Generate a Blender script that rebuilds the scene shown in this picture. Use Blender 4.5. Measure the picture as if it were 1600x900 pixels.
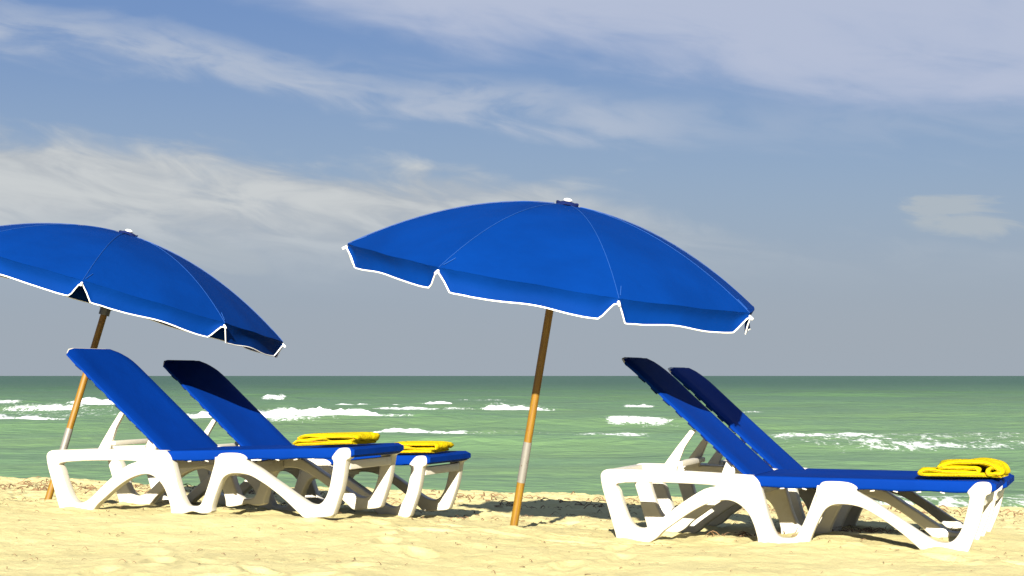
import bpy, bmesh, math, random
import numpy as np
from mathutils import Vector, Matrix
R = math.radians
random.seed(5); np.random.seed(5)
scene = bpy.context.scene
for o in list(bpy.data.objects): bpy.data.objects.remove(o)
COL = scene.collection

# ------------------------------------------------------------------ camera
F = 2400.0; CAMH = 0.87; HZ = 587.0
cam = bpy.data.cameras.new('camera'); cam.sensor_width = 36; cam.lens = 54
cam.shift_y = (HZ - 450) / 1600; cam.clip_start = 0.1; cam.clip_end = 60000
co = bpy.data.objects.new('camera', cam); COL.objects.link(co)
co.location = (0, 0, CAMH); co.rotation_euler = (R(90), 0, 0); scene.camera = co
scene.view_settings.view_transform = 'Standard'; scene.view_settings.look = 'None'
scene.view_settings.exposure = 1.8; scene.view_settings.gamma = 1
# ------------------------------------------------------------------ sun
EL, AZ = 22.0, 6.0          # sun behind the camera, a little to the left
s = bpy.data.lights.new('sun', 'SUN'); s.energy = 5.0; s.angle = R(0.5); s.color = (1, .95, .86)
so = bpy.data.objects.new('sun', s); COL.objects.link(so)
sd = Vector((-math.sin(R(AZ)) * math.cos(R(EL)), -math.cos(R(AZ)) * math.cos(R(EL)), math.sin(R(EL))))
so.rotation_euler = sd.to_track_quat('Z', 'Y').to_euler(); so.location = (-2, -6, 5)

# ------------------------------------------------------------------ node helper
class NT:
    def __init__(s, tree): s.t = tree; s.n = tree.nodes; s.l = tree.links
    def node(s, typ, **kw):
        n = s.n.new(typ)
        for k, v in kw.items(): setattr(n, k, v)
        return n
    def put(s, sock, v):
        if hasattr(v, 'is_output') or isinstance(v, bpy.types.NodeSocket): s.l.new(v, sock)
        elif v is not None:
            if isinstance(v, tuple) and len(v) == 3 and sock.type == 'RGBA': v = v + (1,)
            sock.default_value = v
    def m(s, op, a, b=None, c=None, clamp=False):
        n = s.node('ShaderNodeMath', operation=op, use_clamp=clamp)
        for i, v in enumerate((a, b, c)):
            if v is not None: s.put(n.inputs[i], v)
        return n.outputs[0]
    def smooth(s, v, lo, hi, a=0.0, b=1.0):
        n = s.node('ShaderNodeMapRange', interpolation_type='SMOOTHSTEP')
        s.put(n.inputs[0], v); s.put(n.inputs[1], lo); s.put(n.inputs[2], hi); s.put(n.inputs[3], a); s.put(n.inputs[4], b)
        return n.outputs[0]
    def mix(s, f, a, b, blend='MIX'):
        n = s.node('ShaderNodeMix', data_type='RGBA', blend_type=blend)
        s.put(n.inputs[0], f); s.put(n.inputs[6], a); s.put(n.inputs[7], b)
        return n.outputs[2]
    def noise(s, vec, scale, detail=4, rough=.55, dist=0.0):
        n = s.node('ShaderNodeTexNoise'); n.inputs['Scale'].default_value = scale
        n.inputs['Detail'].default_value = detail; n.inputs['Roughness'].default_value = rough
        n.inputs['Distortion'].default_value = dist
        if vec is not None: s.l.new(vec, n.inputs['Vector'])
        return n.outputs['Fac']
    def comb(s, x, y, z):
        n = s.node('ShaderNodeCombineXYZ')
        for i, v in enumerate((x, y, z)): s.put(n.inputs[i], v)
        return n.outputs[0]
    def ramp(s, v, pts, x0, x1):      # piecewise linear function
        f = s.m('DIVIDE', s.m('SUBTRACT', v, x0), x1 - x0, clamp=True)
        n = s.node('ShaderNodeValToRGB'); cr = n.color_ramp; cr.interpolation = 'LINEAR'
        pts = [((p - x0) / (x1 - x0), q) for p, q in pts]
        cr.elements[0].position = pts[0][0]; cr.elements[0].color = (pts[0][1],) * 3 + (1,)
        cr.elements[1].position = pts[-1][0]; cr.elements[1].color = (pts[-1][1],) * 3 + (1,)
        for p, q in pts[1:-1]:
            e = cr.elements.new(p); e.color = (q,) * 3 + (1,)
        s.l.new(f, n.inputs[0])
        return n.outputs[0]

# ------------------------------------------------------------------ world: sky with thin high cloud
W = bpy.data.worlds.new('World'); scene.world = W; W.use_nodes = True
nt = NT(W.node_tree); nt.n.clear()
out = nt.node('ShaderNodeOutputWorld'); bg = nt.node('ShaderNodeBackground'); nt.l.new(bg.outputs[0], out.inputs[0])
ST = 0.05
bg.inputs[1].default_value = ST
sky = nt.node('ShaderNodeTexSky', sky_type='NISHITA'); sky.sun_disc = False
sky.sun_elevation = R(EL); sky.sun_rotation = R(180 + AZ)
sky.air_density = 1.0; sky.dust_density = 0.3; sky.ozone_density = 3.0
tc = nt.node('ShaderNodeTexCoord'); sp = nt.node('ShaderNodeSeparateXYZ'); nt.l.new(tc.outputs['Generated'], sp.inputs[0])
dx, dy, dz = sp.outputs
hor = nt.m('SQRT', nt.m('ADD', nt.m('MULTIPLY', dx, dx), nt.m('MULTIPLY', dy, dy)))
az = nt.m('MULTIPLY', nt.m('ARCTAN2', dx, dy), 10.0)                    # tenths of a radian round the horizon
el = nt.m('MULTIPLY', nt.m('DIVIDE', dz, nt.m('MAXIMUM', hor, .02)), 10.0)  # 2.44 at the top of the picture
KS = .50
def k(*c): return tuple(v * KS / ST for v in c)
# wispy noise, streaked along a slight slant
sl = nt.m('ADD', el, nt.m('MULTIPLY', az, .16))
n1 = nt.noise(nt.comb(nt.m('MULTIPLY', az, .55), nt.m('MULTIPLY', sl, 1.9), 3.1), 1.0, 8, .52, .5)
n2 = nt.noise(nt.comb(nt.m('MULTIPLY', az, 1.4), nt.m('MULTIPLY', sl, 5.0), 9.7), 1.0, 8, .56, .7)
n3 = nt.noise(nt.comb(nt.m('MULTIPLY', az, .8), nt.m('MULTIPLY', el, 1.6), 21.0), 1.0, 8, .55, .3)
w1 = nt.m('SUBTRACT', n1, .5); w2 = nt.m('SUBTRACT', n2, .5); w3 = nt.m('SUBTRACT', n3, .5)
def px(x): return (x - 800) / 240.0
def py(y): return (587 - y) / 240.0
# upper cloud sheet: lies above a slanting edge
e1 = nt.ramp(az, [(-9, .34), (px(200), .33), (px(380), .305), (px(600), .268), (px(900), .25), (px(1100), .222), (px(1300), .203), (px(1600), .19), (9, .18)], -9, 9)
e1 = nt.m('MULTIPLY', e1, 8.0)
v1 = nt.m('ADD', nt.m('SUBTRACT', el, e1), nt.m('ADD', nt.m('MULTIPLY', w1, 1.0), nt.m('MULTIPLY', w2, .45)))
c1 = nt.m('MULTIPLY', nt.smooth(v1, -.12, .5), nt.smooth(nt.m('ADD', n1, nt.m('MULTIPLY', w2, .5)), .05, .6, .62, 1.0))
# second streak: a slanting band
cen = nt.ramp(az, [(-9, .30), (px(0), .272), (px(250), .255), (px(700), .222), (px(1050), .2), (9, .16)], -9, 9)
cen = nt.m('MULTIPLY', cen, 8.0)
d2 = nt.m('ABSOLUTE', nt.m('ADD', nt.m('SUBTRACT', el, cen), nt.m('ADD', nt.m('MULTIPLY', w1, .55), nt.m('MULTIPLY', w2, .35))))
c2 = nt.m('MULTIPLY', nt.smooth(d2, .24, .0), nt.smooth(nt.m('ADD', n2, nt.m('MULTIPLY', w3, .8)), .25, .62))
brk = nt.m('MAXIMUM', nt.smooth(el, 3.6, 2.6), nt.smooth(nt.noise(nt.comb(nt.m('MULTIPLY', az, .22), nt.m('MULTIPLY', sl, .45), 33.0), 1.0, 6, .55, .4), .46, .62))
c1 = nt.m('MULTIPLY', c1, brk)      # unseen part of the sheet overhead, broken up to weaken the fill light
c2 = nt.m('MULTIPLY', c2, nt.smooth(az, 1.6, .4, .25, .8))
# big left bank: cumulus-like upper edge that melts down into the haze
e3 = nt.ramp(az, [(-9, .2), (px(0), .2), (px(220), .198), (px(420), .176), (px(560), .168), (px(700), .172), (px(800), .174), (px(1000), .15), (px(1250), .118), (px(1600), .10), (9, .10)], -9, 9)
e3 = nt.m('MULTIPLY', e3, 8.0)
v3 = nt.m('SUBTRACT', nt.m('ADD', e3, nt.m('ADD', nt.m('MULTIPLY', w3, .7), nt.m('MULTIPLY', w2, .35))), el)
c3 = nt.m('MULTIPLY', nt.smooth(v3, -.04, .20), nt.smooth(el, .45, 1.15))
c3 = nt.m('MULTIPLY', c3, nt.smooth(nt.m('ADD', n1, nt.m('MULTIPLY', w2, .9)), .12, .55, .45, 1.0))
c3 = nt.m('MULTIPLY', c3, nt.smooth(az, -.8, 2.2, .95, .3))
def puff(cx, cy, rx, ry, a):
    ex = nt.m('DIVIDE', nt.m('SUBTRACT', az, px(cx)), rx); ey = nt.m('DIVIDE', nt.m('SUBTRACT', sl, py(cy) + .16 * px(cx)), ry)
    r = nt.m('ADD', nt.m('ADD', nt.m('MULTIPLY', ex, ex), nt.m('MULTIPLY', ey, ey)), nt.m('MULTIPLY', nt.m('ADD', nt.m('MULTIPLY', w2, 1.6), w3), 3.4))
    return nt.m('MULTIPLY', nt.smooth(r, 1.0, .1), a)
c4 = nt.m('MAXIMUM', puff(1465, 345, .46, .15, .8), puff(345, 402, .34, .09, .4))
hz = nt.smooth(el, 1.45, .15)                                         # haze thickening to the horizon, all round
base = nt.mix(.88, sky.outputs[0], k(.080, .134, .268))
base = nt.mix(nt.m('MULTIPLY', nt.smooth(el, 2.5, .9), .85), base, k(.185, .245, .318))
base = nt.mix(nt.m('MULTIPLY', hz, .95), base, k(.205, .233, .266))
colr = nt.mix(c1, base, k(.262, .297, .385))
colr = nt.mix(c2, colr, k(.27, .305, .37))
colr = nt.mix(c3, colr, nt.mix(nt.smooth(n2, .35, .68), k(.265, .285, .305), k(.345, .360, .365)))
colr = nt.mix(c4, colr, k(.255, .285, .31))
nt.l.new(colr, bg.inputs[0])

# ------------------------------------------------------------------ numpy noise
def vnoise(x, y, seed=0):
    xi = np.floor(x).astype(np.int64); yi = np.floor(y).astype(np.int64); fx = x - xi; fy = y - yi
    fx = fx * fx * (3 - 2 * fx); fy = fy * fy * (3 - 2 * fy)
    def h(a, b):
        v = (a * 374761393 + b * 668265263 + seed * 974634777) & 0xffffffff
        v = ((v ^ (v >> 13)) * 1274126177) & 0xffffffff
        return ((v ^ (v >> 16)) & 0xffff) / 65535.0
    return (h(xi, yi) * (1 - fx) + h(xi + 1, yi) * fx) * (1 - fy) + (h(xi, yi + 1) * (1 - fx) + h(xi + 1, yi + 1) * fx) * fy
def fbm(x, y, o=4, seed=0, g=.5):
    a = 1.0; t = 0; n = 0
    for i in range(o):
        t = t + a * vnoise(x, y, seed + i * 17); n += a; a *= g; x = x * 2.03 + 5.1; y = y * 2.03 + 1.7
    return t / n - .5
def sstep(a, b, v):
    t = np.clip((v - a) / (b - a), 0, 1); return t * t * (3 - 2 * t)

# ------------------------------------------------------------------ materials
def mat(name):
    m = bpy.data.materials.new(name); m.use_nodes = True; t = NT(m.node_tree); b = t.n['Principled BSDF']
    return m, t, b
def objco(t): return t.node('ShaderNodeTexCoord').outputs['Object']
def bump(t, b, h, st, d):
    n = t.node('ShaderNodeBump'); n.inputs['Strength'].default_value = st; n.inputs['Distance'].default_value = d
    t.l.new(h, n.inputs['Height']); t.l.new(n.outputs[0], b.inputs['Normal'])
def fabric(name, c, weave=500):
    m, t, b = mat(name); oc = objco(t)
    n = t.noise(oc, 3, 5); c2 = tuple(v * .86 for v in c)
    t.put(b.inputs['Base Color'], t.mix(t.smooth(n, .3, .7), c, c2)); b.inputs['Roughness'].default_value = .75
    b.inputs['Specular IOR Level'].default_value = .03
    bump(t, b, t.m('ADD', t.m('MULTIPLY', t.noise(oc, weave, 2), .10), t.m('ADD', t.m('MULTIPLY', t.noise(oc, 5, 3), .9), t.m('MULTIPLY', t.noise(oc, 22, 3, .5, .6), .22))), .55, .010)
    return m
M = {}
M['canopy'] = fabric('canopy_fabric', (.0001, .0200, .122))
M['sling'] = fabric('sling_fabric', (.0002, .0190, .145))
M['stitch'] = fabric('stitching', (.015, .06, .22))
M['crown'] = fabric('crown_fabric', (.006,.012,.06))
m, t, b = mat('white_plastic'); oc = objco(t)
dirt = t.smooth(t.noise(oc, 9, 6, .65), .5, .8)
t.put(b.inputs['Base Color'], t.mix(t.m('MULTIPLY', dirt, .5), (.46, .43, .35), (.32, .26, .16))); b.inputs['Roughness'].default_value = .42
bump(t, b, t.noise(oc, 60, 3), .15, .002); M['plastic'] = m
m, t, b = mat('piping_white'); b.inputs['Base Color'].default_value = (.8, .78, .7, 1); b.inputs['Roughness'].default_value = .6; M['piping'] = m
m, t, b = mat('pole_wood'); oc = objco(t)
mp = t.node('ShaderNodeMapping'); mp.inputs['Scale'].default_value = (1, 1, .06); t.l.new(oc, mp.inputs[0])
g = t.noise(mp.outputs[0], 160, 5, .6); spots = t.smooth(t.noise(oc, 70, 3), .66, .74)
cc = t.mix(t.smooth(g, .3, .7), (.185, .098, .0015), (.12, .05, .001)); cc = t.mix(spots, cc, (.12, .04, .008))
t.put(b.inputs['Base Color'], cc); b.inputs['Roughness'].default_value = .5; bump(t, b, g, .3, .002); M['wood'] = m
m, t, b = mat('sleeve_metal'); oc = objco(t)
rs = t.smooth(t.noise(oc, 45, 4), .62, .72)
t.put(b.inputs['Base Color'], t.mix(rs, (.19, .18, .155), (.08, .045, .016))); b.inputs['Metallic'].default_value = .4; b.inputs['Roughness'].default_value = .45; M['sleeve'] = m
m, t, b = mat('rib_metal'); b.inputs['Base Color'].default_value = (.12, .12, .12, 1); b.inputs['Metallic'].default_value = .7; b.inputs['Roughness'].default_value = .45; M['rib'] = m
m, t, b = mat('towel_yellow'); oc = objco(t)
n = t.noise(oc, 240, 3); t.put(b.inputs['Base Color'], t.mix(n, (.46, .35, .002), (.40, .29, .0015))); b.inputs['Roughness'].default_value = .95
b.inputs['Specular IOR Level'].default_value = .05
bump(t, b, t.m('ADD', n, t.m('MULTIPLY', t.noise(oc, 25, 4), 2.5)), .8, .006); M['towel'] = m
m, t, b = mat('towel_hem'); b.inputs['Base Color'].default_value = (.40, .05, .006, 1); b.inputs['Roughness'].default_value = .9; M['hem'] = m
m, t, b = mat('seaweed'); oc = objco(t)
t.put(b.inputs['Base Color'], t.mix(t.noise(oc, 3, 2), (.06, .03, .012), (.16, .085, .03))); b.inputs['Roughness'].default_value = .8; M['weed'] = m
# sand
m, t, b = mat('sand'); oc = objco(t)
grain = t.noise(oc, 420, 3, .7); blot = t.noise(oc, 2.2, 5); mid = t.noise(oc, 28, 5, .6)
c = t.mix(t.smooth(blot, .3, .7), (.455, .392, .182), (.40, .34, .148))
c = t.mix(t.smooth(grain, .35, .75), c, (.50, .435, .21)); c = t.mix(t.m('MULTIPLY', t.smooth(grain, .36, .25), .6), c, (.17, .12, .045))
c = t.mix(t.m('MULTIPLY', t.smooth(mid, .62, .75), .35), c, (.24, .185, .07))
sx = t.node('ShaderNodeSeparateXYZ'); t.l.new(oc, sx.inputs[0])
wet = t.smooth(t.m('ADD', sx.outputs[2], t.m('MULTIPLY', t.m('SUBTRACT', blot, .5), .25)), -.75, -1.02)
c = t.mix(wet, c, (.19, .15, .07))
t.put(b.inputs['Base Color'], c); t.put(b.inputs['Roughness'], t.m('SUBTRACT', .95, t.m('MULTIPLY', wet, .6)))
b.inputs['Specular IOR Level'].default_value = .2
bump(t, b, t.m('ADD', t.m('MULTIPLY', grain, .35), t.m('ADD', mid, t.m('MULTIPLY', t.noise(oc, 110, 3), .5))), .55, .012); M['sand'] = m
# sea
m, t, b = mat('sea_water'); oc = objco(t)
at = t.node('ShaderNodeAttribute', attribute_name='foam'); fo = at.outputs['Fac']
sx = t.node('ShaderNodeSeparateXYZ'); t.l.new(oc, sx.inputs[0]); Y = sx.outputs[1]
lg = t.m('LOGARITHM', t.m('MAXIMUM', Y, 1), 10.0)
dep = t.smooth(lg, 1.5, 2.75)                                # shallow sandy water to deep water
patch = t.noise(t.comb(t.m('MULTIPLY', sx.outputs[0], .5), Y, 0), .12, 5)
c = t.mix(dep, (.104, .178, .080), (.024, .064, .028))
c = t.mix(t.m('MULTIPLY', t.smooth(patch, .4, .7), .5), c, t.mix(dep, (.105, .155, .060), (.020, .054, .022)))
# churned sand and thin lacy foam near the shore
fn = t.noise(t.comb(t.m('MULTIPLY', sx.outputs[0], 1.0), t.m('MULTIPLY', Y, .45), 0), 2.6, 8, .68, .7)
fn2 = t.noise(t.comb(sx.outputs[0], t.m('MULTIPLY', Y, .35), 4), 9, 6, .7, .4)
ff = t.m('ADD', fo, t.m('ADD', t.m('MULTIPLY', t.m('SUBTRACT', fn, .5), 1.8), t.m('MULTIPLY', t.m('SUBTRACT', fn2, .5), 1.3)))
fm = t.smooth(ff, .34, .70); fm = t.m('MULTIPLY', fm, t.smooth(fo, .02, .2))
# little whitecaps far out
wc = t.noise(t.comb(t.m('MULTIPLY', sx.outputs[0], .09), t.m('MULTIPLY', Y, .045), 7), 1.0, 7, .75)
fm = t.m('MAXIMUM', fm, t.m('MULTIPLY', t.smooth(wc, .735, .77), t.smooth(Y, 120, 220)))
c = t.mix(fm, c, (.55, .57, .55))
t.put(b.inputs['Base Color'], c)
t.put(b.inputs['Roughness'], t.m('ADD', .32, t.m('MULTIPLY', fm, .7))); b.inputs['IOR'].default_value = 1.33
b.inputs['Specular IOR Level'].default_value = .05
def chop(sx_, sy_, sc, det): return t.noise(t.comb(t.m('MULTIPLY', sx.outputs[0], sx_), t.m('MULTIPLY', Y, sy_), 0), sc, det, .6, .4)
hgt = t.m('ADD', t.m('MULTIPLY', chop(.6, 1, .9, 6), .55), t.m('ADD', t.m('MULTIPLY', chop(.5, 1, .22, 5), 1.4), t.m('MULTIPLY', chop(.5, .8, .03, 5), 3.2)))
bump(t, b, hgt, .5, .55); M['sea'] = m

# ------------------------------------------------------------------ object helpers
def link(name, me, material, parent=None, **props):
    o = bpy.data.objects.new(name, me); COL.objects.link(o)
    if material and me is not None and not me.materials: me.materials.append(M[material])
    if parent: o.parent = parent
    for a, v in props.items(): o[a] = v
    return o
def smooth_mesh(me, ang=40):
    me.polygons.foreach_set('use_smooth', [True] * len(me.polygons))
    try: me.set_sharp_from_angle(angle=R(ang))
    except Exception: pass
def from_bm(bm, name, smooth=True, ang=40):
    bmesh.ops.recalc_face_normals(bm, faces=bm.faces)
    me = bpy.data.meshes.new(name); bm.to_mesh(me); bm.free()
    if smooth: smooth_mesh(me, ang)
    return me
def grid_mesh(name, P, nr, nc):
    me = bpy.data.meshes.new(name); me.vertices.add(nr * nc); me.vertices.foreach_set('co', P.reshape(-1).astype(np.float32))
    i = np.arange((nr - 1) * (nc - 1)); r = i // (nc - 1); c = i % (nc - 1); a = r * nc + c
    q = np.stack([a, a + 1, a + nc + 1, a + nc], 1).reshape(-1)
    me.loops.add(len(q)); me.loops.foreach_set('vertex_index', q.astype(np.int32))
    me.polygons.add(len(i)); me.polygons.foreach_set('loop_start', (i * 4).astype(np.int32)); me.polygons.foreach_set('loop_total', np.full(len(i), 4, np.int32))
    me.polygons.foreach_set('use_smooth', np.ones(len(i), bool)); me.update(); me.validate()
    return me
def tube_bm(bm, pts, rad, seg=8, cap=True):
    pts = [Vector(p) for p in pts]; n = len(pts); rads = rad if isinstance(rad, (list, tuple)) else [rad] * n
    rings = []; up = None
    for i, p in enumerate(pts):
        d = (pts[min(i + 1, n - 1)] - pts[max(i - 1, 0)]).normalized()
        if up is None: up = d.orthogonal().normalized()
        up = (up - d * up.dot(d)).normalized(); sd_ = d.cross(up)
        rings.append([bm.verts.new(p + (up * math.cos(a) + sd_ * math.sin(a)) * rads[i]) for a in [2 * math.pi * j / seg for j in range(seg)]])
    for a, b_ in zip(rings, rings[1:]):
        for j in range(seg): bm.faces.new((a[j], a[(j + 1) % seg], b_[(j + 1) % seg], b_[j]))
    if cap: bm.faces.new(rings[0]); bm.faces.new(rings[-1])
def tube(name, pts, rad, material, parent, seg=8, **props):
    bm = bmesh.new(); tube_bm(bm, pts, rad, seg); return link(name, from_bm(bm, name, True, 50), material, parent, **props)
def rbox(name, size, loc, material, parent, bev=.006, rot=None, taper=None, seg=2):
    bm = bmesh.new(); bmesh.ops.create_cube(bm, size=1)
    for v in bm.verts:
        if taper and v.co.z > 0: v.co.x *= taper; v.co.y *= taper
        v.co = Vector((v.co.x * size[0], v.co.y * size[1], v.co.z * size[2]))
    bmesh.ops.bevel(bm, geom=bm.edges[:], offset=bev, segments=seg, affect='EDGES', profile=.6)
    mx = Matrix.Translation(loc) @ (rot.to_4x4() if rot else Matrix())
    bmesh.ops.transform(bm, matrix=mx, verts=bm.verts)
    return link(name, from_bm(bm, name), material, parent)
def catmull(P, sub=4, closed=True):
    P = [Vector(p) for p in P]; n = len(P); o = []
    for i in range(n if closed else n - 1):
        g = (lambda j: P[j % n]) if closed else (lambda j: P[min(max(j, 0), n - 1)])
        a, b_, c, d = g(i - 1), g(i), g(i + 1), g(i + 2)
        for s_ in range(sub):
            u = s_ / sub
            o.append(.5 * (2 * b_ + (c - a) * u + (2 * a - 5 * b_ + 4 * c - d) * u * u + (3 * b_ - a - 3 * c + d) * u ** 3))
    if not closed: o.append(P[-1])
    return o
def plate(name, loops, half, bev):           # flat outline(s) -> solid bevelled plate in the xz plane, centred on y=0
    cu = bpy.data.curves.new(name, 'CURVE'); cu.dimensions = '2D'; cu.fill_mode = 'BOTH'
    cu.extrude = half - bev; cu.bevel_depth = bev; cu.bevel_resolution = 2; cu.offset = -bev
    for lp in loops:
        sp_ = cu.splines.new('POLY'); sp_.points.add(len(lp) - 1); sp_.use_cyclic_u = True
        for p, q in zip(sp_.points, lp): p.co = (q[0], q[1], 0, 1)
    tmp = bpy.data.objects.new(name, cu); COL.objects.link(tmp)
    dg = bpy.context.evaluated_depsgraph_get(); dg.update()
    me = bpy.data.meshes.new_from_object(tmp.evaluated_get(dg)); bpy.data.objects.remove(tmp)
    me.transform(Matrix.Rotation(R(90), 4, 'X')); me.materials.clear(); smooth_mesh(me, 35)
    return me
def empty(name, label, cat, loc, group=None):
    o = bpy.data.objects.new(name, None); COL.objects.link(o); o.location = loc; o['label'] = label; o['category'] = cat; o.empty_display_size = .1
    if group: o['group'] = group
    return o
def copy_tree(o, parent=None):
    c = o.copy(); COL.objects.link(c); c.parent = parent
    for ch in list(o.children): copy_tree(ch, c)
    return c

# ------------------------------------------------------------------ sand
CP = [(-2.75, 9.1, .085), (-2.2, 8.9, .08), (-1.6, 8.65, .08), (-.95, 8.36, .072), (-.65, 9.2, .02), (-2.4, 9.95, .05), (-3.0, 9.9, .06), (.48, 8.3, 0.0), (1.3, 7.98, .012),
      (1.65, 7.86, .02), (2.3, 7.6, -.008), (2.7, 8.44, -.03), (1.0, 9.2, -.06), (0.0, 8.54, .02), (-2.3, 7, .05), (0, 6.7, 0), (2.3, 6.7, -.0), (-.3, 10, -.06), (.3, 10, -.075),
      (.0, 13, -.245), (-4.5, 12, -.04)]
def zplane(x, y):
    near = .025 - .018 * x
    far = -.315 - .030 * x
    t_ = np.clip((y - 8.3) / 6.7, 0, 1.0)
    t_ = t_ ** 1.05
    return near * (1 - t_) + far * t_
cp = np.array(CP); D = np.hypot(cp[:, None, 0] - cp[None, :, 0], cp[:, None, 1] - cp[None, :, 1])
SG = .75
wts = np.linalg.solve(np.exp(-(D / SG) ** 2) + 1e-2 * np.eye(len(cp)), cp[:, 2] - zplane(cp[:, 0], cp[:, 1]))
FEET = []
_d = (.9287, -.3709); _p = (.3709, .9287)
for bx, by in ((.481, 8.30), (.82, 9.2), (-2.745, 9.09), (-2.39, 9.98)):
    for al in (.16, .87, 1.17, 1.78):
        for w_ in (.03, .61): FEET.append((bx + _d[0] * al + _p[0] * w_, by + _d[1] * al + _p[1] * w_))
_r = random.Random(11); PRINTS = []
for _ in range(16):              # short trails of footprints
    x_, y_, a_ = _r.uniform(-3.2, 3.2), _r.uniform(6.4, 10.4), _r.uniform(0, 6.28)
    for q_ in range(4):
        sd__ = .07 if q_ % 2 else -.07
        PRINTS.append((x_ + math.cos(a_) * .38 * q_ - math.sin(a_) * sd__, y_ + math.sin(a_) * .38 * q_ + math.cos(a_) * sd__, a_ + _r.uniform(-.2, .2), _r.uniform(.010, .022)))
def ground(x, y, fine=True):
    x = np.asarray(x, float); y = np.asarray(y, float)
    xc = np.clip(x, -9, 9)
    z = zplane(xc, y)
    for (a, b_, _), w in zip(CP, wts): z = z + w * np.exp(-((x - a) ** 2 + (y - b_) ** 2) / SG ** 2)
    crest = 15.0 + .5 * fbm(x * .35, x * 0 + 2.2, 3, 5) + .25 * fbm(x * 2.1, x * 0, 3, 9)
    over = np.maximum(y - crest, 0)
    z = z - .12 * over * sstep(0, 1.5, over) - .0012 * over ** 2
    z = np.maximum(z, -6)
    amp = 1 - .5 * sstep(15, 19, y)
    z = z + amp * (.05 * fbm(x * .8, y * .8, 3, 1) + .028 * fbm(x * 3.1, y * 3.1, 3, 2))
    lump = fbm(x * 5.5, y * 5.5, 3, 31)
    rough = sstep(8.6, 9.8, y) * .8 + .25
    z = z + amp * rough * .05 * lump
    for fx_, fy_ in FEET + [(.008, 8.5), (-2.975, 9.84)]: z = z + .016 * np.exp(-((x - fx_) ** 2 + (y - fy_) ** 2) / .011)
    for fx_, fy_, a_, dp in PRINTS:
        ux = (x - fx_) * math.cos(a_) + (y - fy_) * math.sin(a_); uy = -(x - fx_) * math.sin(a_) + (y - fy_) * math.cos(a_)
        q_ = (ux / .13) ** 2 + (uy / .055) ** 2; z = z - dp * np.exp(-q_ * q_) + .4 * dp * np.exp(-(np.sqrt(q_) - 1.45) ** 2 / .08)
    if fine: z = z + .0035 * (np.random.rand(*x.shape) - .5) * (y < 16) + .012 * fbm(x * 19, y * 19, 3, 3) * (.4 + rough)
    return z
def gz(x, y): return float(ground(np.array([x]), np.array([y]), False)[0])
def lines(lo, hi, st, ext_lo, ext_hi, g=1.25):
    v = list(np.arange(lo, hi, st)); s_ = st
    while v[-1] < ext_hi: s_ *= g; v.append(v[-1] + s_)
    s_ = st; pre = [v[0]]
    while pre[-1] > ext_lo: s_ *= g; pre.append(pre[-1] - s_)
    return np.array(pre[:0:-1] + v)
gx = lines(-5.2, 5.2, .017, -400, 400); gy = lines(6.2, 16.2, .02, -60, 60)
X, Y_ = np.meshgrid(gx, gy)
Z = ground(X, Y_)
sand = link('sand_beach', grid_mesh('sand_beach', np.stack([X, Y_, Z], -1), len(gy), len(gx)), 'sand', kind='structure')

# ------------------------------------------------------------------ sea
SEA = -1.2; HS = CAMH - SEA
p1 = np.concatenate([np.arange(.35, 16, .5), np.arange(16, 118, .25), np.arange(118, 340, 1.0)])
rows = (F * HS / p1)[::-1]
u = np.concatenate([np.linspace(-1.6, -.42, 60)[:-1], np.linspace(-.42, .42, 760), np.linspace(.42, 1.6, 60)[1:]])
U, YY = np.meshgrid(u, rows); XX = U * (YY + 2)
h = np.zeros_like(XX); foam = np.zeros_like(XX)
amp = sstep(21, 34, YY) * (1 - .75 * sstep(150, 500, YY)) * (1 - sstep(600, 1500, YY))
for wl, a, ang, sd_ in ((17, .26, .05, 1), (11, .13, -.12, 2), (7, .07, .2, 3)):
    ph = (YY * math.cos(ang) + XX * math.sin(ang)) / wl * 2 * math.pi + 9 * fbm(XX * .018, YY * .03, 3, sd_)
    w_ = np.maximum(0, .5 + .5 * np.sin(ph)) ** 2.2
    h += a * amp * w_ * (.35 + 1.5 * np.clip(fbm(XX * .035, YY * .05, 3, 40 + sd_) + .4, 0, 1))
fine_amp = sstep(20, 26, YY) * (1 - sstep(90, 260, YY))
h += .09 * fine_amp * fbm(XX * .7, YY * 1.0, 3, 60) + .03 * fine_amp * fbm(XX * 2.5, YY * 3, 2, 61)
# breaking waves: x0, x1, base y (in the photograph), height in m, foam strength, lean
BR = [(-60, 84, 667, .62, 1, .25), (100, 190, 637, .52, 1, 0), (-40, 34, 634, .3, .8, 0), (255, 655, 657, .62, 1, 0), (505, 648, 641, .60, 1, 0), (655, 712, 639, .42, 1, -.1),
      (752, 875, 647, .62, 1, -.05), (555, 775, 688, .36, .9, .1), (770, 900, 690, .10, .55, 0), (895, 1030, 698, .17, .75, 0), (975, 1028, 639, .48, 1, 0), (950, 1062, 674, .20, .8, -.08),
      (1160, 1200, 649, .16, .7, 0), (330, 520, 672, .16, .7, 0), (20, 240, 690, .10, .6, .02), (560, 690, 651, .26, .8, 0), (-20, 130, 646, .22, .7, .05), (700, 800, 632, .2, .6, 0), (405, 450, 628, .40, .8, 0), (690, 750, 651, .1, .55, 0), (1205, 1420, 700, .10, .62, 0), (1330, 1640, 708, .10, .6, 0), (1200, 1330, 690, .1, .55, 0), (1420, 1640, 692, .08, .5, 0)]
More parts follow.
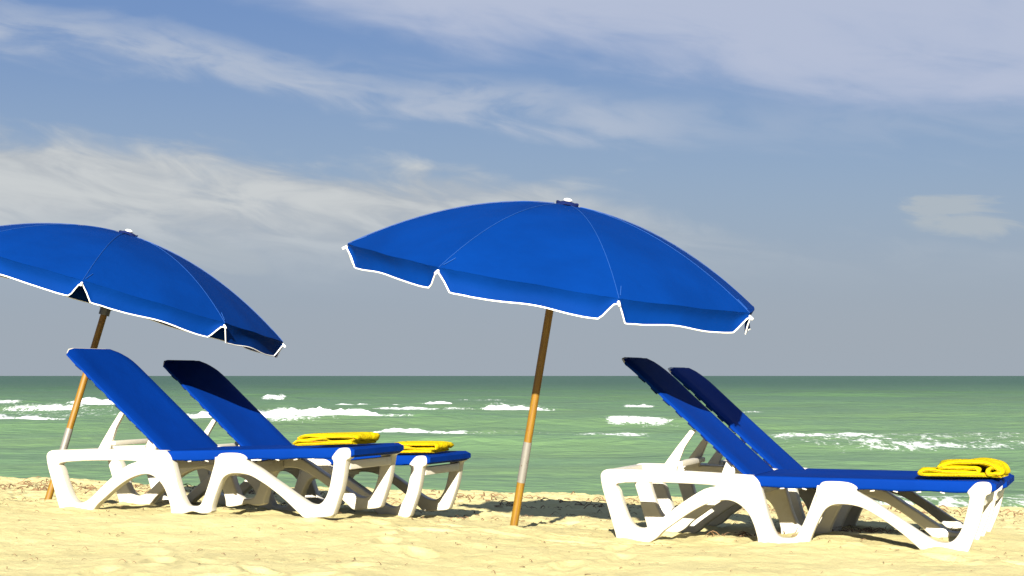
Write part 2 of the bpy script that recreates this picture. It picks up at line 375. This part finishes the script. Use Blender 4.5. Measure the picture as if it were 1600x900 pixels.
for i, (x0, x1, yb, hh, fs, lean) in enumerate(BR):
    yc = F * HS / (yb - HZ); xa = (x0 - 800) / F * yc; xb = (x1 - 800) / F * yc; L = xb - xa
    xa -= .12 * L; xb += .12 * L; L = xb - xa
    tt = (XX - xa) / L; wob = .9 * fbm(XX * .25, XX * 0 + i, 3, 70 + i) * 2 + lean * (XX - xa)
    v = YY - yc - wob
    env = sstep(-.03, .28, tt) * (1 - sstep(.6, 1.04, tt)) * (.72 + .9 * (fbm(XX * .5, XX * 0 + i * 3, 3, 80 + i) + .2))
    sh = sstep(-.5, .1, tt) * (1 - sstep(.9, 1.5, tt))
    prof = sstep(-.2, 1.5, v) * np.exp(-np.maximum(v - 1.5, 0) / 2.6)
    rag = 1 + 1.1 * fbm(XX * 2.4, YY * .8, 4, 90 + i)
    h += .72 * hh * prof * np.maximum(np.clip(env, 0, 1.2) * rag, .55 * sh) * (v > -.2)
    fx = sstep(-1.3, .5, v) * (1 - sstep(.9, 3.2, v)) * np.clip(env * 1.1, 0, 1) * fs * .92
    tail = sstep(-.5, 1.5, v) * (1 - sstep(2, 8, v)) * np.clip(env, 0, 1) * .40 * fs
    foam = np.maximum(foam, np.maximum(fx, tail))
# churned foam patch on the right and the wash at the water's edge
pr = sstep(38, 42, YY) * (1 - sstep(46, 54, YY)) * sstep(6, 9, XX)
foam = np.maximum(foam, .30 * pr)
foam = np.maximum(foam, .30 * sstep(60, 70, YY) * (1 - sstep(75, 100, YY)) * (1 - sstep(-22, -14, XX)))
edge = 23.6 + .8 * fbm(XX * .3, XX * 0, 3, 77) * 2
foam = np.maximum(foam, .46 * (1 - sstep(0, 2.4, YY - edge)) * sstep(1.0, 5, XX))
h += .10 * (1 - sstep(0, 1.6, np.abs(YY - edge))) * sstep(1.0, 5, XX)
me = grid_mesh('sea', np.stack([XX, YY, SEA + h], -1), len(rows), len(u))
a = me.attributes.new('foam', 'FLOAT', 'POINT'); a.data.foreach_set('value', foam.reshape(-1).astype(np.float32))
link('sea', me, 'sea', kind='structure')

# ------------------------------------------------------------------ loungers
B0 = Vector((.481, 8.30)); TH = math.atan2(.75, 1.874); DIR = Vector((math.cos(TH), -math.sin(TH)))
def loc_xz(pxx, pyy):                      # photograph -> lounger's own side plane (length, height)
    kx = (pxx - 800) / F
    s_ = (kx * B0.y - B0.x) / (DIR.x - kx * DIR.y); y = B0.y + s_ * DIR.y
    return (s_, CAMH - (pyy - HZ) / F * y)
def c3(cx, cy): return loc_xz(900 + cx / 2.571, 530 + cy / 2.571)
def c4(cx, cy): return loc_xz(1220 + cx / 4.21, 680 + cy / 4.21)
outer = [c3(*p) for p in [(98, 560), (100, 538), (118, 524), (160, 522), (300, 526), (450, 531), (600, 540), (685, 545), (715, 552), (735, 575), (742, 600), (757, 655), (775, 720), (797, 775), (815, 796), (845, 800), (878, 796), (897, 770), (925, 710), (955, 632), (975, 585)]]
outer += [c4(*p) for p in [(248, 352), (256, 325), (275, 308), (320, 303), (400, 306), (450, 314), (485, 330), (503, 350), (500, 372), (600, 430), (700, 498), (800, 562), (900, 630), (1000, 692), (1050, 709), (1090, 711), (1130, 697), (1168, 655), (1198, 590), (1222, 500), (1240, 410), (1225, 378), (1250, 345), (1288, 313), (1340, 308), (1374, 316), (1386, 345), (1378, 385), (1350, 400), (1338, 440), (1322, 520), (1298, 610), (1262, 700), (1232, 768), (1205, 800), (1090, 806), (985, 806)]]
outer += [c4(*p) for p in [(930, 766), (880, 722), (800, 652), (700, 577), (620, 526), (540, 482), (470, 462), (400, 455), (350, 458), (310, 474), (280, 502), (250, 556), (220, 620), (192, 690), (182, 728)]]
outer += [c3(*p) for p in [(888, 834), (840, 822), (795, 830), (735, 832), (728, 800), (714, 750), (694, 706), (664, 672), (632, 653), (600, 647), (560, 652), (510, 668), (450, 701), (400, 736), (350, 772), (322, 800), (285, 820), (235, 826), (172, 820), (155, 775), (128, 680), (106, 605)]]
hole = [c3(*p) for p in [(166, 580), (300, 576), (450, 581), (560, 589), (515, 602), (450, 640), (380, 690), (330, 730), (295, 752), (262, 760), (235, 752), (212, 725), (190, 670), (172, 610)]]
WID = .64
frame_me = plate('side_frame', [[(v.x, v.y) for v in catmull([(a_, b_, 0) for a_, b_ in outer], 3)], [(v.x, v.y) for v in catmull([(a_, b_, 0) for a_, b_ in hole], 3)]], .032, .009)
frame_me.materials.append(M['plastic'])
railz = .5 * (c3(300, 526)[1] + c3(300, 576)[1])
xs0 = c3(742, 590)[0]; xs1 = c4(1395, 350)[0]
ztop = c4(700, 268)[1] - .016
HX, HZL = c3(698, 556)                       # hinge
tipx, tipz = c3(196, 84)
BANG = math.atan2(tipz - HZL, HX - tipx); BLEN = math.hypot(tipz - HZL, HX - tipx) + .03
print('LOUNGER', 'len', outer[0][0], xs0, xs1, 'ztop', ztop, 'hinge', HX, HZL, 'back', math.degrees(BANG), BLEN, 'railz', railz)
def sling_slab(x0, x1, z, th, y0, y1, nx=40, ny=14, sag=.012):
    # closed rounded slab, long in x: outline of the cross-section is a rounded box; ends rounded down
    bm = bmesh.new(); sec = []
    r = .013; n = 5
    for cx, cz, a0 in ((y1 - r, -r, 90), (y1 - r, -th + r, 0), (y0 + r, -th + r, -90), (y0 + r, -r, 180)):
        for i in range(n):
            a_ = R(a0 - 90 * i / (n - 1)) if a0 != 180 else R(180 - 90 * i / (n - 1))
            sec.append((cx + r * math.cos(a_), cz + r * math.sin(a_)))
    top = [(y0 + r + (y1 - y0 - 2 * r) * i / ny, 0) for i in range(1, ny)]
    sec = sec + top
    rings = []
    for i in range(nx + 1):
        f = i / nx; x = x0 + (x1 - x0) * f; e = min(f, 1 - f) * (x1 - x0)
        rr = .02; sc = 1 if e > rr else math.sqrt(max(0, 1 - (1 - e / rr) ** 2)) * .5 + .5
        ring = []
        for (yy, zz) in sec:
            zc = -th / 2; q = (yy - .5 * (y0 + y1)) / (y1 - y0) * 2
            sg = -sag * (1 - q * q) * min(1, e / .25) if zz > -.01 else 0
            wob = .0025 * math.sin(x * 23 + yy * 5) if zz <= -th + .004 else 0
            ring.append(bm.verts.new((x, yy, z + zc + (zz - zc) * sc + sg + wob)))
        rings.append(ring)
    L_ = len(sec)
    for a_, b_ in zip(rings, rings[1:]):
        for j in range(L_): bm.faces.new((a_[j], a_[(j + 1) % L_], b_[(j + 1) % L_], b_[j]))
    bm.faces.new(rings[0]); bm.faces.new(rings[-1])
    return from_bm(bm, 'sling', True, 60)
def back_slab(name, length, y0, y1, th, z0, chamf, bend=True, nx=26, ny=12):
    # in the backrest's own frame: x runs up the backrest, z is its outward (sitting) side
    bm = bmesh.new(); top = []; bot = []
    for i in range(nx + 1):
        f = i / nx; x = length * f; e = length - x
        ins = chamf * (1 - math.sqrt(max(0, 1 - (max(0, .13 - e) / .13) ** 2))) if e < .13 else 0
        bz = -(max(0, .20 - e) / .20) ** 2 * .016 if bend else 0
        a_, b_ = y0 + ins, y1 - ins; rt = []; rb = []
        for j in range(ny + 1):
            q = j / ny; yy = a_ + (b_ - a_) * q; qq = 2 * q - 1
            edge_ = max(0, abs(qq) - .95) / .05
            sag = -.010 * (1 - qq * qq) * math.sin(math.pi * min(1, f * 1.02))
            rt.append(bm.verts.new((x, yy, z0 + bz + sag - edge_ ** 2 * th * .35)))
            rb.append(bm.verts.new((x, yy, z0 + bz - th + edge_ ** 2 * th * .25 + (.002 * math.sin(x * 60) if j in (0, ny) else 0))))
        top.append(rt); bot.append(rb)
    for i in range(nx):
        for j in range(ny):
            bm.faces.new((top[i][j], top[i + 1][j], top[i + 1][j + 1], top[i][j + 1])); bm.faces.new((bot[i][j + 1], bot[i + 1][j + 1], bot[i + 1][j], bot[i][j]))
        bm.faces.new((top[i][0], bot[i][0], bot[i + 1][0], top[i + 1][0])); bm.faces.new((top[i][ny], top[i + 1][ny], bot[i + 1][ny], bot[i][ny]))
    for r_ in (0, nx):
        for j in range(ny): bm.faces.new((top[r_][j], top[r_][j + 1], bot[r_][j + 1], bot[r_][j]))
    return from_bm(bm, name, True, 50)
def make_lounger():
    root = empty('sun_lounger', '', 'sun lounger', (0, 0, 0), 'blue sling sun loungers')
    for yy in (.032, WID - .032):
        o = link('side_frame', frame_me, None, root); o.location = (0, yy, 0)
    # cross rails
    def cross(x, z, w, hgt): rbox('cross_rail', (w, WID - .13, hgt), (x, WID / 2, z), 'plastic', root, .008)
    cross(.035, railz, .05, .055); cross(c3(600, 600)[0], railz - .02, .045, .05)
    cross(c3(700, 600)[0], .27, .06, .06); cross(c4(330, 400)[0], ztop - .115, .07, .07); cross(xs1 - .06, ztop - .10, .04, .05)
    # seat sling with lacing clips under its edge
    st = link('seat_sling', sling_slab(xs0 - .075, xs1 + .015, ztop, .060, .012, WID - .012), 'sling', root)
    for i in range(9):
        f = (i + .5) / 9; x = xs0 + .05 + (xs1 - xs0 - .12) * f
        if abs(x - c4(370, 300)[0]) < .10 or abs(x - c4(1300, 300)[0]) < .06: continue
        for yy in (.022, WID - .022):
            rbox('lacing_clip', (.026, .010, .007), (x, yy, ztop - .063), 'plastic', st, .003, Matrix.Rotation(R(14 if i % 2 else -8), 3, 'Y'), seg=1)
    # backrest in its own frame
    Mb = Matrix.Translation((HX, 0, HZL)) @ Matrix.Rotation(R(180), 4, 'Z') @ Matrix.Rotation(-BANG, 4, 'Y') @ Matrix.Translation((0, -WID, 0))
    def place(o): o.data.transform(Mb); o.data.update(); return o
    fr = place(link('backrest_frame', back_slab('backrest_frame', BLEN + .020, .06, WID - .06, .022, -.004, .07), 'plastic', root))
    bs = place(link('backrest_sling', back_slab('backrest_sling', BLEN, .03, WID - .03, .036, .010, .08), 'sling', root))
    for i in range(8):
        x = .14 + (BLEN - .3) * i / 7
        for yy in (.04, WID - .04):
            cl = rbox('lacing_clip', (.05, .012, .010), (x, yy, -.0205), 'crown', bs, .003, Matrix.Rotation(R(10 if i % 2 else -12), 3, 'Z'), seg=1); place(cl)
    # prop that holds the backrest up: two tapered arms joined by a bar
    pt = c3(456, 366); pb = c3(352, 530)
    for yy in (.085, WID - .085):
        bm = bmesh.new(); a_ = Vector((pb[0], yy, pb[1] - .01)); c_ = Vector((pt[0], yy, pt[1])); prof = []
        for f, wd in ((0, .046), (.25, .034), (.6, .021), (1, .016)):
            q = a_.lerp(c_, f) + Vector((-.012 * math.sin(f * 3.1), 0, 0)); prof.append((q, wd))
        rings = [[bm.verts.new(q + Vector((sx_ * wd, sy_ * .014, sz_))) for sx_, sy_, sz_ in ((-1, -1, 0), (1, -1, -.0), (1, 1, 0), (-1, 1, 0))] for q, wd in prof]
        for r1, r2 in zip(rings, rings[1:]):
            for j in range(4): bm.faces.new((r1[j], r1[(j + 1) % 4], r2[(j + 1) % 4], r2[j]))
        bm.faces.new(rings[0]); bm.faces.new(rings[-1])
        bmesh.ops.bevel(bm, geom=bm.edges[:], offset=.004, segments=2, affect='EDGES')
        link('prop_arm', from_bm(bm, 'prop_arm'), 'plastic', root)
    q = Vector((pb[0], 0, pb[1])).lerp(Vector((pt[0], 0, pt[1])), .16)
    rbox('prop_bar', (.05, WID - .16, .028), (q.x + .035, WID / 2, q.z), 'plastic', root, .008)
    # hinge brackets
    bx = c3(600, 512)
    for yy in (.075, WID - .075):
        rbox('hinge_bracket', (.075, .03, .085), (bx[0] + .005, yy, bx[1] - .015), 'plastic', root, .007, Matrix.Rotation(R(12), 3, 'Y'), taper=.62)
    return root
L1 = make_lounger()
def perp(d): return Vector((.375, .927)).normalized() * d
SP = [  # back corner x, y, z, yaw offset, pitch, label
    (.481, 8.30, 0, 0, 0, 'near lounger of the right pair, white frame, blue sling, backrest shaded only at its top'),
    (.481 + perp(.97).x - .02, 8.30 + perp(.97).y + .008, -.05, 0, 0, 'far lounger of the right pair, mostly hidden behind the near one'),
    (-2.745, 9.09, .062, 0, -2.0, 'near lounger of the left pair, white frame, blue backrest almost wholly sunlit'),
    (-2.745 + perp(.96).x, 9.09 + perp(.96).y, .0, 0, -1.2, 'far lounger of the left pair, upper half of its blue backrest in dark shadow')]
LO = []
for i, (x, y, z, dyaw, pit, lab) in enumerate(SP):
    o = L1 if i == 0 else copy_tree(L1)
    o.location = (x, y, z); o.rotation_euler = (0, R(pit), -TH + R(dyaw)); o['label'] = lab; LO.append(o)

# ------------------------------------------------------------------ umbrellas
def make_umbrella(loc, ax, phase, LP, label, drop=.38, RAD=1.142):
    root = empty('beach_umbrella', label, 'umbrella', loc, 'blue beach umbrellas')
    axis = Vector(ax).normalized(); q = Vector((0, 0, 1)).rotation_difference(axis); root.rotation_mode = 'QUATERNION'; root.rotation_quaternion = q
    g = q.inverted() @ Vector((0, 0, -1)); g = (g * .8 + Vector((0, 0, -1)) * .2).normalized()
    def surf(kk, f, t, lift=0):
        a_ = phase + (kk + f) * R(45); cen_ = math.cos(R(22.5)) / math.cos((f - .5) * R(45)); kf = .3 + .7 * cen_
        r_ = RAD * t * (1 + (kf - 1) * t)
        wr = (.0022 * math.sin(f * 14 + kk * 2.3) * math.sin(math.pi * f) + .004 * math.sin(min(f, 1 - f) * 60) * math.exp(-min(f, 1 - f) * 14) * sstep(.6, 1, t)) * t * t
        z = LP - drop * (t ** 1.95) - .018 * math.sin(math.pi * f) * t * (1 - t) * 2 + wr + lift
        return Vector((r_ * math.cos(a_), r_ * math.sin(a_), z))
    NF, NTT = 22, 16
    def vdepth(f, kk):
        d = .108 + .006 * math.sin(f * 9 + kk)
        a_ = min(1, f / .05); b_ = min(1, (1 - f) / .11)
        sm = lambda v: v * v * (3 - 2 * v)
        return .022 + (d - .022) * sm(a_) * sm(b_)
    for kk in range(8):
        bm = bmesh.new(); gr = [[bm.verts.new(surf(kk, i / NF, max(j / NTT, .012))) for i in range(NF + 1)] for j in range(NTT + 1)]
        lo = [[bm.verts.new(surf(kk, i / NF, max(j / NTT, .012), -.003)) for i in range(NF + 1)] for j in range(NTT + 1)]
        for j in range(NTT):
            for i in range(NF):
                bm.faces.new((gr[j][i], gr[j + 1][i], gr[j + 1][i + 1], gr[j][i + 1])); bm.faces.new((lo[j][i + 1], lo[j + 1][i + 1], lo[j + 1][i], lo[j][i]))
        pan = link('canopy_panel', from_bm(bm, 'canopy_panel', True, 80), 'canopy', root)
        # valance flap
        bm = bmesh.new(); NV = 40; ND = 6; rows_ = []; path = []
        for i in range(NV + 1):
            f = i / NV; top = surf(kk, f, 1.0); rad = Vector((top.x, top.y, 0)).normalized(); d = vdepth(f, kk); col = []
            for j in range(ND + 1):
                s_ = j / ND; bulge = -.034 * math.sin(min(1, s_ * 1.5) * 1.57) * min(1, d / .1) + .012 * s_ + .004 * math.sin(f * 11 + kk * 1.7) * s_ * min(1, d / .1)
                col.append(top + g * (d * s_) + rad * (bulge + .001))
            rows_.append(col); path.append(col[-1])
        vo = [[bm.verts.new(p) for p in col] for col in rows_]; vi = [[bm.verts.new(p - Vector((p.x, p.y, 0)).normalized() * .003) for p in col] for col in rows_]
        for i in range(NV):
            for j in range(ND):
                bm.faces.new((vo[i][j], vo[i + 1][j], vo[i + 1][j + 1], vo[i][j + 1])); bm.faces.new((vi[i][j + 1], vi[i + 1][j + 1], vi[i + 1][j], vi[i][j]))
        va = link('valance', from_bm(bm, 'valance', True, 80), 'canopy', root)
        tube('white_piping', path, .0036, 'piping', va, 6)
        # seam along the rib line
        pts = [surf(kk, 0, t_ / 14, .0025) for t_ in range(1, 15)]
        tube('seam', pts, .0014, 'stitch', root, 5)
        tube('seam', [surf(kk, .035, .93, .003), surf(kk, .012, .985, .003)], .0018, 'stitch', root, 5)
        # rib, its tip and strut
        rb = tube('rib', [surf(kk, 0, max(t_ / 12, .03), -.014) for t_ in range(13)], .005, 'rib', root, 6)
        e_ = surf(kk, 0, 1.0, -.014); dr = (e_ - surf(kk, 0, .93, -.014)).normalized()
        tube('rib_tip', [e_ + dr * .001, e_ + dr * .028], .007, 'piping', rb, 6)
        a_ = phase + kk * R(45); s0 = Vector((.028 * math.cos(a_), .028 * math.sin(a_), LP - .50))
        tube('strut', [s0, surf(kk, 0, .48, -.02)], .004, 'rib', root, 6)
    bm = bmesh.new(); tube_bm(bm, [(0, 0, LP - .54), (0, 0, LP - .47)], .034, 12); link('runner', from_bm(bm, 'runner'), 'rib', root)
    # pole
    tube('upper_pole', [(0, 0, LP * .271), (0, 0, LP * .7), (0, 0, LP + .01)], .0215, 'wood', root, 16)
    tube('metal_sleeve', [(0, 0, LP * .145), (0, 0, LP * .272)], .0235, 'sleeve', root, 16)
    tube('lower_pole', [(0, 0, -.25), (0, 0, LP * .146)], .0222, 'wood', root, 16)
    # crown patch with a button
    bm = bmesh.new(); rg = []
    for rr, zz in ((.004, .030), (.03, .026), (.058, .014), (.062, .020), (.060, .006), (.03, .012)):
        rg.append([bm.verts.new((rr * math.cos(a_), rr * math.sin(a_), LP + zz - .008 + (.006 * math.sin(3 * a_) if rr > .05 else 0))) for a_ in [2 * math.pi * j / 18 for j in range(18)]])
    for r1, r2 in zip(rg, rg[1:]):
        for j in range(18): bm.faces.new((r1[j], r1[(j + 1) % 18], r2[(j + 1) % 18], r2[j]))
    bm.faces.new(rg[0]); cr = link('crown_patch', from_bm(bm, 'crown_patch'), 'crown', root)
    bm = bmesh.new(); bmesh.ops.create_uvsphere(bm, u_segments=14, v_segments=8, radius=.024)
    for v in bm.verts: v.co.z = v.co.z * .45 + LP + .026
    link('crown_button', from_bm(bm, 'crown_button'), 'piping', cr)
    return root
make_umbrella((.008, 8.50, .027), (.164, -.129, 1), R(-120.7), 1.80, 'whole blue umbrella with white piping leaning right, planted between the two lounger pairs')
make_umbrella((-2.975, 9.842, .067), (.292, .035, 1), R(-83.2), 1.783, 'blue umbrella cut by the left edge of the picture, planted behind the left loungers')

# ------------------------------------------------------------------ towels
def make_towel(name, path, depth, th, label, lo, xl, yl, rz=0, hem_rows=(0,), seed=0, group='folded yellow towels'):
    """a towel folded into layers: path is the folded centre line in x-z; it is swept across the lounger"""
    rnd = random.Random(seed)
    P = catmull([(a_, 0, b_) for a_, b_ in path], 5, False); n = len(P)
    bm = bmesh.new(); NY = 14; front = []; backs = []
    nor = []
    for i in range(n):
        d = (P[min(i + 1, n - 1)] - P[max(i - 1, 0)]).normalized(); nor.append(Vector((-d.z, 0, d.x)))
    def pt(i, j, sgn):
        f = j / NY; y = depth * (f - .5)
        w_ = .0045 * math.sin(i * .33 + f * 5 + seed) + .003 * math.sin(f * 17 + i * .7) + .004 * math.sin(i * .11 + seed * 2)
        yy = y + (.010 * math.sin(i * .21 + seed) + .006 * math.sin(i * .05)) * (1 if abs(f - .5) > .3 else .5)
        rnd_edge = 1 - .55 * max(0, abs(2 * f - 1) - .86) / .14
        return Vector((P[i].x + .006 * math.sin(f * 7 + seed), yy, P[i].z + w_ * min(1, P[i].z / .03))) + nor[i] * (sgn * th / 2 * rnd_edge)
    A = [[bm.verts.new(pt(i, j, 1)) for j in range(NY + 1)] for i in range(n)]
    B = [[bm.verts.new(pt(i, j, -1)) for j in range(NY + 1)] for i in range(n)]
    for i in range(n - 1):
        for j in range(NY):
            bm.faces.new((A[i][j], A[i][j + 1], A[i + 1][j + 1], A[i + 1][j])); bm.faces.new((B[i][j + 1], B[i][j], B[i + 1][j], B[i + 1][j + 1]))
        bm.faces.new((A[i][0], A[i + 1][0], B[i + 1][0], B[i][0])); bm.faces.new((A[i][NY], B[i][NY], B[i + 1][NY], A[i + 1][NY]))
    for j in range(NY):
        bm.faces.new((A[0][j], B[0][j], B[0][j + 1], A[0][j + 1])); bm.faces.new((A[-1][j + 1], B[-1][j + 1], B[-1][j], A[-1][j]))
    root = link(name, from_bm(bm, name, True, 80), 'towel', None, label=label, category='towel', group=group)
    # stitched hem along both side edges
    for j in (0, NY):
        pts = [(A[i][j].co if False else None) for i in ()]
        tube('hem', [(pt(i, j, 0) + Vector((0, -.002 if j == 0 else .002, 0))) for i in range(0, n)], .0010, 'hem', root, 5)
    lw = LO[lo]; mw = Matrix.LocRotScale(lw.location, lw.rotation_euler.to_quaternion(), (1, 1, 1))
    p = mw @ Vector((xl, yl, ztop + .004)); root.location = p; root.rotation_euler = (0, lw.rotation_euler.y, lw.rotation_euler.z + R(rz))
    return root
fold = [(.17, .012), (-.15, .012), (-.185, .018), (-.19, .026), (-.15, .030), (-.06, .034), (.02, .032), (.16, .03), (.19, .036), (.192, .046), (.15, .051), (-.10, .052), (-.155, .048), (-.165, .042), (-.10, .041), (.02, .042)]
make_towel('folded_towel', fold, .30, .0185, 'folded yellow towel with red hem on the near lounger of the left pair', 2, xs1 - .23, WID * .40, 0, seed=1)
make_towel('folded_towel', [(x * .95, z * .95) for x, z in fold], .30, .018, 'folded yellow towel at the foot of the far lounger of the left pair', 3, xs1 - .20, WID * .45, 2, seed=4)
crump = [(.20, .012), (-.10, .012), (-.185, .014), (-.20, .024), (-.15, .033), (-.05, .032), (.06, .034), (.09, .042), (.05, .050), (-.08, .050), (-.10, .058), (-.04, .068), (.06, .074), (.14, .070), (.19, .052), (.205, .034), (.185, .026), (.15, .028), (.135, .040), (.15, .052), (.165, .050)]
make_towel('crumpled_towel', crump, .28, .022, 'loosely heaped yellow towel at the foot of the right pair of loungers', 0, xs1 - .17, WID * .45, -4, seed=7)

# ------------------------------------------------------------------ seaweed and twigs strewn on the sand
def weeds(name, spots, label):
    V = []; Fc = []
    for (x, y, L_, w) in spots:
        a_ = random.uniform(0, math.pi); cur = random.uniform(-1.2, 1.2); z0 = gz(x, y) + .004; n = 4; b0 = len(V)
        px_, py_ = x, y; lift = random.uniform(0, .35) * L_
        for i in range(n + 1):
            f = i / n; ww = w * (1 - .6 * f); zz = z0 + lift * math.sin(math.pi * f)
            ox, oy = -math.sin(a_) * ww, math.cos(a_) * ww
            V += [(px_ + ox, py_ + oy, zz), (px_ - ox, py_ - oy, zz), (px_, py_, zz + ww * 1.4)]
            px_ += math.cos(a_) * L_ / n; py_ += math.sin(a_) * L_ / n; a_ += cur / n
        for i in range(n):
            q = b0 + i * 3
            for e, f2 in ((0, 1), (1, 2), (2, 0)): Fc.append((q + e, q + f2, q + 3 + f2, q + 3 + e))
    me = bpy.data.meshes.new(name); me.from_pydata(V, [], Fc); me.update()
    return link(name, me, 'weed', kind='stuff', label=label, category='seaweed')
sp_ = []
for _ in range(280):
    y = 6.5 + 3.2 * random.random() ** .9; sp_.append((random.uniform(-.36, .36) * y, y, random.uniform(.008, .035), random.uniform(.0012, .003)))
for _ in range(650):
    x = random.uniform(-5, 5); y = random.gauss(10.6, .6) + .1 * x; sp_.append((x, y, random.uniform(.015, .06), random.uniform(.0015, .004)))
for _ in range(1100):      # wrack line, thickest on the left
    x = -5.6 + 11 * random.random() ** 1.5; y = random.gauss(13.6, .8); sp_.append((x, y, random.uniform(.03, .12), random.uniform(.003, .008)))
for cx, cy, nn in ((-1.6, 10.3, 60), (1.9, 8.75, 50), (2.2, 8.6, 40), (-2.0, 11.5, 60), (1.35, 8.5, 40)):
    for _ in range(nn): sp_.append((random.gauss(cx, .14), random.gauss(cy, .1), random.uniform(.03, .10), random.uniform(.0015, .004)))
weeds('seaweed_litter', sp_, 'dry brown seaweed scraps and twigs strewn over the sand')
